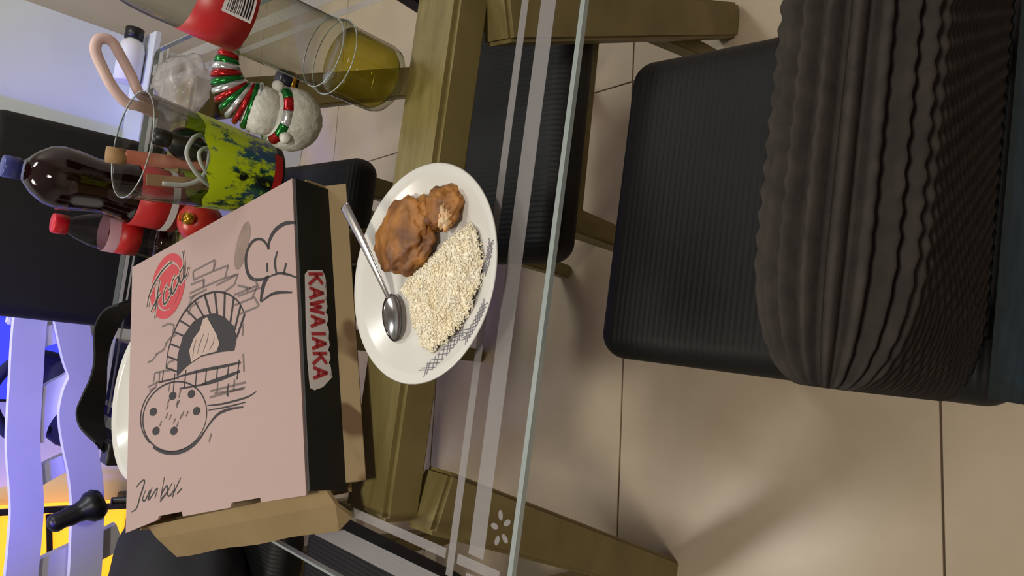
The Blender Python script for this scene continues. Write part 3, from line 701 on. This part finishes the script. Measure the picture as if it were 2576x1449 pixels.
# rice
poly = [(1012, 700), (1040, 668), (1075, 640), (1110, 604), (1140, 578), (1170, 556), (1196, 580), (1212, 640), (1208, 710), (1180, 780), (1140, 840), (1085, 888), (1050, 868), (1030, 820), (1022, 770), (1000, 730)]
rp = [(onz(x, y, TZ + 0.018) - PC).to_2d() for x, y in poly]
def inside(p):
    c = False; n = len(rp)
    for i in range(n):
        a, b = rp[i], rp[i - 1]
        if (a.y > p.y) != (b.y > p.y) and p.x < (b.x - a.x) * (p.y - a.y) / (b.y - a.y) + a.x: c = not c
    return c
def edge_d(p):
    m = 9
    for i in range(len(rp)):
        a, b = rp[i - 1], rp[i]; ab = b - a; t = max(0, min(1, (p - a).dot(ab) / ab.dot(ab))); m = min(m, (p - a - ab * t).length)
    return m
def rice_h(p):
    r = math.hypot(p.x, p.y)
    return plate_z(r) + 0.002 + 0.016 * min(1, edge_d(p) / 0.022) ** 0.6 + 0.004 * noise.noise(Vector((p.x * 60, p.y * 60, 1)))
bm = NB(); N = 46; x0 = min(p.x for p in rp); x1 = max(p.x for p in rp); y0 = min(p.y for p in rp); y1 = max(p.y for p in rp)
G = {}
for i in range(N + 1):
    for j in range(N + 1):
        p = Vector((x0 + (x1 - x0) * i / N, y0 + (y1 - y0) * j / N))
        if inside(p): G[i, j] = bm.verts.new((p.x, p.y, rice_h(p)))
for i in range(N):
    for j in range(N):
        q = [(i, j), (i + 1, j), (i + 1, j + 1), (i, j + 1)]
        if all(k in G for k in q): bm.faces.new([G[k] for k in q])
random.seed(11); cnt = 0
while cnt < 3600:
    p = Vector((random.uniform(x0, x1), random.uniform(y0, y1)))
    if not inside(p): continue
    cnt += 1
    a = random.uniform(0, PI); tl = random.uniform(-0.5, 0.5); L_ = random.uniform(0.0026, 0.0038); R_ = random.uniform(0.0008, 0.0011)
    d = Vector((math.cos(a) * math.cos(tl), math.sin(a) * math.cos(tl), math.sin(tl))); s = d.cross(Vector((0, 0, 1))).normalized(); u = s.cross(d)
    c = Vector((p.x, p.y, rice_h(p) + random.uniform(-0.0006, 0.0012)))
    v = [bm.verts.new(c + d * L_), bm.verts.new(c - d * L_)] + [bm.verts.new(c + (s * math.cos(t) + u * math.sin(t)) * R_) for t in (0, PI / 2, PI, 1.5 * PI)]
    for k in range(4):
        bm.faces.new((v[0], v[2 + k], v[2 + (k + 1) % 4])); bm.faces.new((v[1], v[2 + (k + 1) % 4], v[2 + k]))
rice = obj('cooked_rice', bm, 'rice', None, True); rice.location = PC
tag(rice, 'heap of cooked white rice on the dinner plate', 'rice', kind='stuff')
# spoon
sp = tag(empty('spoon', onz(995, 800, TZ + 0.012)), 'steel spoon leaning over the plate rim with its bowl on the dish', 'spoon')
so = sp.location.copy()
bm = NB(); hp = [onz(866, 516, TZ + 0.064) - so, onz(884, 552, TZ + 0.058) - so, onz(910, 604, TZ + 0.049) - so, onz(940, 668, TZ + 0.037) - so, onz(962, 716, TZ + 0.027) - so, onz(978, 752, TZ + 0.019) - so]
tube(bm, smoothline(hp, 6), [0.0055 + 0.0022 * math.cos(PI * i / 34) for i in range(31)], 12, 0.22); obj('handle', bm, 'steel', sp, True)
bm = NB(); dirv = (onz(1000, 838, TZ + 0.012) - onz(978, 752, TZ + 0.016)); dirv.z = 0; ang = math.atan2(dirv.y, dirv.x)
n = 24; rings = []
for k in range(9):
    r = k / 8; ring = []
    for i in range(n):
        a = 2 * PI * i / n; u, v_ = r * math.cos(a), r * math.sin(a); wdt = 0.0185 * (1 - 0.12 * u)
        x = u * 0.030; y = v_ * wdt; z = -0.0065 * (1 - r * r)
        ring.append(bm.verts.new((x * math.cos(ang) - y * math.sin(ang), x * math.sin(ang) + y * math.cos(ang), z)) if k else None)
    if k == 0:
        c = bm.verts.new((0, 0, -0.0065)); ring = [c] * n
    rings.append(ring)
for a, b in zip(rings, rings[1:]):
    for i in range(n):
        u = []
        for v in (a[i], b[i], b[(i + 1) % n], a[(i + 1) % n]):
            if v not in u: u.append(v)
        bm.faces.new(u)
bmesh.ops.solidify(bm, geom=bm.faces[:], thickness=0.0012); o = obj('bowl', bm, 'steel', sp, True); o.location = (0, 0, 0.0045)

# ================================================================ bottles
def facing(x, y): return math.atan2(CAM.y - y, CAM.x - x)
# big clear glass bottle with yellow drink
bx_, by_ = 0.316, 0.838
b1 = tag(empty('glass_bottle', (bx_, by_, TZ)), 'tall clear glass bottle with a red barcode label and a little yellow drink', 'bottle')
prof = [(0, 0.004), (0.030, 0.002), (0.040, 0.0008), (0.046, 0.006), (0.049, 0.016), (0.049, 0.075), (0.0505, 0.080), (0.0515, 0.085), (0.0505, 0.090), (0.047, 0.096), (0.0462, 0.14), (0.0462, 0.265), (0.0445, 0.285), (0.039, 0.31), (0.028, 0.34), (0.0185, 0.365), (0.0155, 0.385), (0.015, 0.405)]
prof = [(r * 0.92, z + (0.03 if z > 0.25 else 0)) for r, z in prof]
b1.rotation_euler = (0.0, 0.045, 0.0)
bm = NB(); lathe(bm, prof, 48); obj('glass_body', bm, 'bottle_glass', b1, True)
bm = NB(); lathe(bm, [(0, 0.009), (0.036, 0.009), (0.0425, 0.018), (0.0425, 0.072), (0, 0.0722)], 40); obj('drink', bm, 'yellow_liquid', b1, True)
bm = NB(); lathe(bm, [(0.0145, 0.42), (0.0162, 0.42), (0.0162, 0.446), (0, 0.446)], 24); obj('cap', bm, 'cap_red', b1, True)
for zz, rr in ((0.083, 0.0475), (0.099, 0.0438)):
    bm = NB(); tube(bm, [(rr * math.cos(2 * PI * i / 40), rr * math.sin(2 * PI * i / 40), zz) for i in range(41)], 0.0008, 6); obj('bead_highlight', bm, 'edge_glass', b1, True)  # pale rings stand in for highlights on the bottle's ring
fa = facing(bx_, by_)
bm = NB(); lathe(bm, [(0.0430, 0.205), (0.0434, 0.205), (0.0434, 0.267), (0.0430, 0.267)], 40, a0=fa - 1.55, a1=fa + 1.45); lab = obj('label', bm, 'label_red', b1, True)
bm = NB(); lathe(bm, [(0.0438, 0.209), (0.0438, 0.242)], 20, a0=fa - 0.15, a1=fa + 0.62); obj('barcode_patch', bm, 'label_white', lab, True)
bm = NB(); z = 0.212; random.seed(5)
while z < 0.238:
    hgt = random.choice((0.0006, 0.0009, 0.0016)); lathe(bm, [(0.0441, z), (0.0441, z + hgt)], 16, a0=fa - 0.08, a1=fa + 0.55); z += hgt + random.choice((0.0007, 0.0012, 0.0016))
obj('barcode_lines', bm, 'ink', lab, True)
bm = NB()
for k in range(3): lathe(bm, [(0.0439, 0.246 + 0.005 * k), (0.0439, 0.2485 + 0.005 * k)], 8, a0=fa + 0.18, a1=fa + 0.42 - 0.06 * k)
obj('label_marks', bm, 'label_white', lab, True)
# cola bottle
b2 = tag(empty('cola_bottle', (0.170, 1.415, TZ)), 'large plastic bottle of dark cola with a blue cap', 'bottle')
prof = [(0, 0.006), (0.02, 0.004), (0.040, 0.001), (0.050, 0.010), (0.053, 0.03), (0.053, 0.10), (0.050, 0.125), (0.0455, 0.145), (0.0455, 0.165), (0.051, 0.195), (0.052, 0.215), (0.047, 0.235), (0.034, 0.252), (0.019, 0.264), (0.0145, 0.270), (0.0145, 0.276)]
bm = NB(); lathe(bm, prof, 44); obj('shell', bm, 'clear_pet', b2, True)
bm = NB(); lathe(bm, [(max(r - 0.0018, 0), z + 0.0016) for r, z in prof[:14]] + [(0.0, 0.2660)], 44); obj('cola', bm, 'cola', b2, True)
bm = NB(); lathe(bm, [(0.0150, 0.272), (0.0175, 0.272), (0.0175, 0.294), (0.0155, 0.296), (0, 0.296)], 28)
cap = obj('cap', bm, 'cap_blue', b2, True)
fa = facing(0.17, 1.415)
bm = NB(); lathe(bm, [(0.0534, 0.028), (0.0538, 0.028), (0.0538, 0.104), (0.0534, 0.104)], 44); lab = obj('label', bm, 'label_red', b2, True)
bm = NB(); lathe(bm, [(0.0541, 0.040), (0.0541, 0.052)], 30, a0=fa - 1.5, a1=fa + 1.5); obj('label_band', bm, 'label_white', lab, True)
# small bottle
b3 = tag(empty('soda_bottle', (0.100, 1.475, TZ)), 'small nearly empty plastic bottle with a red cap and red label', 'bottle')
prof = [(0, 0.005), (0.018, 0.003), (0.028, 0.001), (0.033, 0.008), (0.034, 0.02), (0.033, 0.06), (0.0335, 0.10), (0.033, 0.118), (0.029, 0.140), (0.021, 0.162), (0.0145, 0.174), (0.0135, 0.184)]
bm = NB(); lathe(bm, prof, 36); obj('shell', bm, 'clear_pet', b3, True)
bm = NB(); lathe(bm, [(0, 0.005), (0.026, 0.005), (0.0315, 0.02), (0.031, 0.032), (0, 0.032)], 32); obj('cola', bm, 'cola', b3, True)
bm = NB(); lathe(bm, [(0.014, 0.178), (0.0172, 0.178), (0.0172, 0.198), (0.0158, 0.2), (0, 0.2)], 28); obj('cap', bm, 'cap_red', b3, True)
bm = NB(); lathe(bm, [(0.0338, 0.064), (0.0342, 0.064), (0.0342, 0.100), (0.0338, 0.100)], 36); obj('label', bm, 'label_red', b3, True)
bm = NB(); lathe(bm, [(0.0341, 0.1002), (0.0341, 0.117), (0.0336, 0.119)], 36); obj('label_top', bm, 'label_pink', b3, True)
# white bottle with black cap near the far corner
wa, wb = ony(340, 215, 2.36), ony(318, 64, 2.36)
zs = (wa.z + wb.z) / 2
sh = tag(empty('wall_shelf', (0.56, 2.36, zs - 0.036)), 'narrow white shelf on the far white wall', 'shelf')
bm = NB(); bx(bm, -0.2, 0.19, -0.06, 0.088, -0.02, -0.0005, bev=0.003); obj('board', bm, 'white_paint', sh)
for xx in (-0.14, 0.13):
    bm = NB(); prism(bm, [(0.086, -0.02), (-0.04, -0.02), (0.086, -0.10)], xx - 0.008, xx + 0.008)
    for v in bm.verts: v.co = Vector((v.co.z, v.co.x, v.co.y))
    obj('bracket', bm, 'white_paint', sh)
b4 = tag(empty('white_bottle', M=Matrix.Translation((wa.x, 2.36, zs)) @ Matrix.Rotation(PI / 2, 4, 'Y')), 'milky white bottle with a black cap lying on the wall shelf', 'bottle')
LB = wb.x - wa.x
bm = NB(); lathe(bm, [(0, 0), (0.032, 0), (0.0355, 0.004), (0.0355, LB * 0.6), (0.028, LB * 0.74), (0.016, LB * 0.79), (0.016, LB * 0.84), (0, LB * 0.84)], 28); obj('body', bm, 'white_plastic', b4, True)
bm = NB(); lathe(bm, [(0.0165, LB * 0.80), (0.025, LB * 0.80), (0.025, LB * 0.99), (0.022, LB), (0, LB)], 24); obj('cap', bm, 'black_plastic', b4, True)
# navy cap with gold ring
c = onz(722, 206, TZ + 0.012)
nc = tag(empty('bottle_cap', (c.x, c.y, TZ + 0.0005)), 'navy blue cap with a gold ring lying by the snowman', 'cap')
bm = NB(); lathe(bm, [(0, 0), (0.016, 0), (0.016, 0.003), (0.0165, 0.004)], 24); lathe(bm, [(0.0165, 0.010), (0.0160, 0.026), (0, 0.027)], 24); obj('cap_body', bm, 'navy_plastic', nc, True)
bm = NB(); lathe(bm, [(0.0164, 0.003), (0.0176, 0.004), (0.0176, 0.010), (0.0164, 0.011)], 24); obj('ring', bm, 'gold', nc, True)

# ================================================================ printed tumbler with odds and ends
gx, gy = 0.202, 1.125
tb = tag(empty('tumbler', (gx, gy, TZ)), 'big clear tumbler with a yellow and teal splash print beside the snowman', 'tumbler')
def gr(z): return 0.054 + 0.021 * (z / 0.205) ** 0.9
bm = NB(); lathe(bm, [(0, 0.010), (gr(0.01) - 0.003, 0.010)] + [(gr(z) - 0.0025, z) for z in (0.03, 0.08, 0.13, 0.18, 0.203)] + [(gr(0.205) - 0.001, 0.205)] + [(gr(z), z) for z in (0.203, 0.18, 0.13, 0.08, 0.03, 0.004)] + [(0.05, 0.0006), (0, 0.0006)], 56)
obj('glass_wall', bm, 'clear_glass', tb, True)
bm = NB()
tube(bm, [(gr(0.205) * math.cos(2 * PI * i / 48), gr(0.205) * math.sin(2 * PI * i / 48), 0.2055) for i in range(49)], 0.0008, 6); obj('rim', bm, 'edge_glass', tb, True)
bm = NB(); ring = []
seg = 64; rows = 12; fa = facing(gx, gy)
for k in range(rows + 1):
    rr = []
    for i in range(seg):
        a = 2 * PI * i / seg; ztop = 0.118 + 0.018 * math.cos(a - fa - 1.2) + 0.003 * math.sin(9 * a)
        z = 0.016 + (ztop - 0.016) * k / rows; rr.append(bm.verts.new((math.cos(a) * (gr(z) + 0.0006), math.sin(a) * (gr(z) + 0.0006), z)))
    ring.append(rr)
for a, b in zip(ring, ring[1:]):
    for i in range(seg): bm.faces.new((a[i], a[(i + 1) % seg], b[(i + 1) % seg], b[i]))
obj('printed_sleeve', bm, 'tumbler_print', tb, True)
bm = NB(); lathe(bm, [(gr(0.004) + 0.0004, 0.004), (gr(0.016) + 0.0007, 0.016)], 56); obj('base_band', bm, 'flap_black', tb, True)
bm = NB(); lathe(bm, [(gr(0.008) + 0.0012, 0.008), (gr(0.022) + 0.0012, 0.022)], 16, a0=fa - 0.5, a1=fa + 0.75); obj('red_mark', bm, 'label_red', tb, True)
# things standing in it
bk = tag(empty('black_charger', (gx + 0.022, gy + 0.012, TZ + 0.012)), 'black rounded charger block sticking up inside the tumbler', 'charger')
bm = NB(); sphere(bm, (0, 0, 0.115), 1.0, 4, (0.024, 0.018, 0.032), 0.05, 1.5, 1.0); obj('block', bm, 'black_plastic', bk, True)
bm = NB(); tube(bm, [(0.002, 0, 0.0), (0.002, 0, 0.05), (0, 0, 0.095)], [0.011, 0.013, 0.016], 14); obj('stem', bm, 'black_plastic', bk, True)
bm = NB(); lathe(bm, [(0.0, 0.140), (0.011, 0.141), (0.013, 0.150), (0.012, 0.163), (0.0, 0.167)], 18); obj('knob', bm, 'black_plastic', bk, True)
cb = tag(empty('white_cable', (gx, gy, TZ + 0.012)), 'white cable looped over inside the tumbler', 'cable')
pts = [(-0.045, -0.012, 0.05), (-0.030, -0.035, 0.105), (-0.005, -0.045, 0.135), (0.020, -0.040, 0.130), (0.034, -0.020, 0.112), (0.030, 0.0, 0.092), (0.006, -0.005, 0.088), (-0.022, -0.018, 0.098), (-0.04, -0.02, 0.12), (-0.045, -0.012, 0.15)]
bm = NB(); tube(bm, smoothline(pts, 8), 0.0032, 8); obj('cord', bm, 'cable_white', cb, True)
bm = NB(); tube(bm, smoothline([(0.030, -0.01, 0.03), (0.022, -0.030, 0.09), (0.005, -0.042, 0.118), (-0.02, -0.038, 0.10), (-0.034, -0.02, 0.05)], 8), 0.0028, 8); obj('cord', bm, 'cable_white', cb, True)
rs = tag(empty('red_stick', (gx - 0.005, gy + 0.016, TZ + 0.012)), 'reddish pink stick leaning inside the tumbler', 'stick')
bm = NB(); tube(bm, smoothline([(0.010, -0.01, 0.002), (0.004, 0.0, 0.08), (-0.004, 0.012, 0.15), (-0.008, 0.02, 0.19)], 6), [0.008] * 10 + [0.010] * 9, 12); obj('shaft', bm, 'terracotta', rs, True)
bm = NB(); tube(bm, [(-0.0085, 0.021, 0.188), (-0.0105, 0.025, 0.212)], 0.0115, 12); obj('tip', bm, 'tan_wood', rs, True)
ws = tag(empty('wooden_stick', (gx - 0.03, gy - 0.004, TZ + 0.012)), 'flat tan wooden stick inside the tumbler', 'stick')
bm = NB(); beam(bm, (0.012, 0, 0.001), (-0.012, 0.012, 0.165), 0.016, 0.004); obj('blade', bm, 'tan_wood', ws)

# ================================================================ snowman figure
sx_, sy_ = 0.272, 1.002
sn = tag(empty('snowman_figure', (sx_, sy_, TZ)), 'white snowman figure with a tall bent striped foil hat and scarf', 'snowman')
bm = NB(); sphere(bm, (0, 0, 0.043), 0.0445, 4, (1, 1, 0.97), 0.03, 6, 2.0); obj('body', bm, 'snow_white', sn, True)
bm = NB(); sphere(bm, (0, 0.004, 0.086), 0.034, 4, (1, 1, 0.95), 0.02, 6, 4.0); obj('head', bm, 'snow_white', sn, True)
def torus(bm, c, R, r, a0=0, a1=2 * PI, tilt=(0, 0), n=32):
    pts = []
    for i in range(n + 1):
        a = a0 + (a1 - a0) * i / n; x, y = R * math.cos(a), R * math.sin(a)
        pts.append(Vector((c[0] + x, c[1] + y, c[2] + x * tilt[0] + y * tilt[1])))
    return tube(bm, pts, r, 8)
for k in range(12):
    bm = NB(); torus(bm, (0, 0.001, 0.064), 0.0335, 0.0085, 2 * PI * k / 12, 2 * PI * (k + 1) / 12 + 0.02, n=5)
    obj('scarf_stripe', bm, ('foil_red', 'foil_green', 'foil_silver')[k % 3], sn, True)
for dx, dy, zz in ((-0.034, -0.026, 0.060), (0.036, -0.010, 0.074)):
    bm = NB(); sphere(bm, (dx, dy, zz), 0.0085, 2, (1, 1, 1), 0.1, 3, 1.0); obj('pompom', bm, 'snow_white', sn, True)
so = Vector((sx_, sy_, TZ))
hat = smoothline([Vector((0.003, 0.010, 0.090)), Vector((0.006, 0.016, 0.108)), Vector((0.016, 0.020, 0.123)), Vector((0.034, 0.020, 0.134)), Vector((0.056, 0.018, 0.138)), Vector((0.074, 0.014, 0.135))], 8)
nh = len(hat) - 1
for k in range(13):
    a, b = int(k / 13 * nh), max(int(k / 13 * nh) + 1, int((k + 1) / 13 * nh))
    pp = hat[a:b + 1]; pp = [pp[0] + (pp[-1] - pp[0]) * t for t in (0, .25, .5, .75, 1)]
    rr = [0.0365 * (1 - 0.70 * ((k + t) / 13) ** 1.15) * (0.94 + 0.06 * math.sin(PI * t)) for t in (0, .25, .5, .75, 1)]
    bm = NB(); tube(bm, pp, rr, 22); obj('hat_stripe', bm, ('foil_silver', 'foil_green', 'foil_red')[k % 3], sn, True)
bm = NB(); sphere(bm, hat[-1] + Vector((0.008, 0, 0.001)), 0.0125, 3, (1, 1, 1), 0.08, 4, 1.0); obj('hat_pompom', bm, 'snow_white', sn, True)

# red bauble behind the box
c = onz(498, 560, TZ + 0.04)
rb = tag(empty('red_bauble', (c.x, c.y, TZ)), 'red Christmas bauble with a gold cap behind the pizza box', 'bauble')
bm = NB(); sphere(bm, (0, 0, 0.036), 0.036, 4); obj('ball', bm, 'bauble_red', rb, True)
bm = NB(); lathe(bm, [(0.0, 0.070), (0.009, 0.069), (0.010, 0.072), (0.0095, 0.080), (0, 0.081)], 20, M=Matrix.Translation((0, -0.012, -0.003)) @ Matrix.Rotation(0.25, 4, 'X')); obj('cap', bm, 'gold', rb, True)
bm = NB(); torus(bm, (0, 0, 0), 0.005, 0.0009, n=18); o = obj('loop', bm, 'gold', rb, True); o.location = (0, -0.033, 0.080); o.rotation_euler = (PI / 2, 0, 0)

# crumpled clear bag with pink handle
p0 = onz(505, 238, TZ)
bg = tag(empty('plastic_bag', (p0.x, p0.y, TZ)), 'crumpled milky plastic bag with a pale pink loop handle on the glass', 'bag')
bm = NB(); sphere(bm, (0, 0, 0.036), 1.0, 4, (0.060, 0.072, 0.040), 0.26, 1.5, 6.0)
for v in bm.verts: v.co.z = max(v.co.z, 0.0008)
obj('film', bm, 'bag_film', bg, True)
Yh = 1.60; hp = [ony(x, y, Yh) - Vector((p0.x, p0.y, TZ)) for x, y in ((352, 268), (318, 258), (285, 222), (258, 172), (240, 126), (250, 98), (280, 104), (304, 142), (330, 190), (352, 236))]
q0 = Vector((p0.x, p0.y, TZ)); hp = [onz(392, 286, TZ + 0.012) - q0] + hp + [onz(388, 262, TZ + 0.012) - q0]
bm = NB(); tube(bm, smoothline(hp, 6), 0.0105, 10, 0.7); obj('handle', bm, 'pink_plastic', bg, True)

# white dish under the far end of the box, strap round it
dp = tag(empty('white_dish', (-0.182, 1.372, TZ)), 'white round dish at the far side of the pizza box', 'dish')
bm = NB(); lathe(bm, [(0, 0.006), (0.08, 0.006), (0.105, 0.016), (0.128, 0.040), (0.1345, 0.047), (0.136, 0.045), (0.128, 0.034), (0.108, 0.010), (0.085, 0.0), (0, 0.0)], 56); obj('bowl', bm, 'plate_white', dp, True)
st = empty('black_strap', (-0.15, 1.60, TZ)); tag(st, 'black webbing strap lying around the white dish', 'strap')
pix = [(332, 752), (300, 775), (272, 815), (256, 870), (250, 930), (238, 985), (226, 1040), (236, 1092), (262, 1138)]
sp_ = smoothline([onz(x, y, TZ + 0.03) - Vector((-0.15, 1.60, TZ)) for x, y in pix], 8)
bm = NB(); fr = []
for i, p in enumerate(sp_):
    t = sp_[min(i + 1, len(sp_) - 1)] - sp_[max(i - 1, 0)]; t.z = 0; t.normalize(); s = Vector((-t.y, t.x, 0)); tw = 1.0 + 0.3 * math.sin(i * 0.16)
    up = Vector((0, 0, 1)) * math.sin(tw) * 0.029 + s * math.cos(tw) * 0.029; th = (s * math.sin(tw) - Vector((0, 0, 1)) * math.cos(tw)) * 0.002
    p = Vector((p.x, p.y, 0.0295))
    fr.append([bm.verts.new(q) for q in (p - up - th, p + up - th, p + up + th, p - up + th)])
for a, b in zip(fr, fr[1:]):
    for i in range(4): bm.faces.new((a[i], a[(i + 1) % 4], b[(i + 1) % 4], b[i]))
bm.faces.new(fr[0][::-1]); bm.faces.new(fr[-1]); obj('webbing', bm, 'webbing', st, False)
bm = NB(); q = sp_[-1]; bx(bm, q.x - 0.022, q.x + 0.022, q.y - 0.02, q.y + 0.02, 0.002, 0.03, bev=0.004); obj('buckle', bm, 'black_plastic', st)

# black knobbed handle in front of the white slats
ha, hb = ony(258, 1262, 1.86), ony(132, 1318, 1.86)
hd = tag(empty('knobbed_stick', (ha.x, ha.y + 0.012, 0.0)), 'black stick with a bulbous knobbed end in front of the white slats', 'stick')
o0 = Vector((ha.x, ha.y + 0.012, 0.0))
bm = NB(); tube(bm, [ha - o0 + (hb - ha) * t for t in (-.04, .0, .12, .28, .40, .52, .66, .8, .95, 1.04, 1.1)], [.008, .027, .036, .034, .024, .021, .022, .019, .021, .017, .005], 20); obj('grip', bm, 'black_plastic', hd, True)
bm = NB(); tube(bm, [ha - o0 + Vector((0.0, 0, -0.02)), Vector((0, 0.0, 0.0))], 0.009, 12); obj('shaft', bm, 'black_plastic', hd, True)
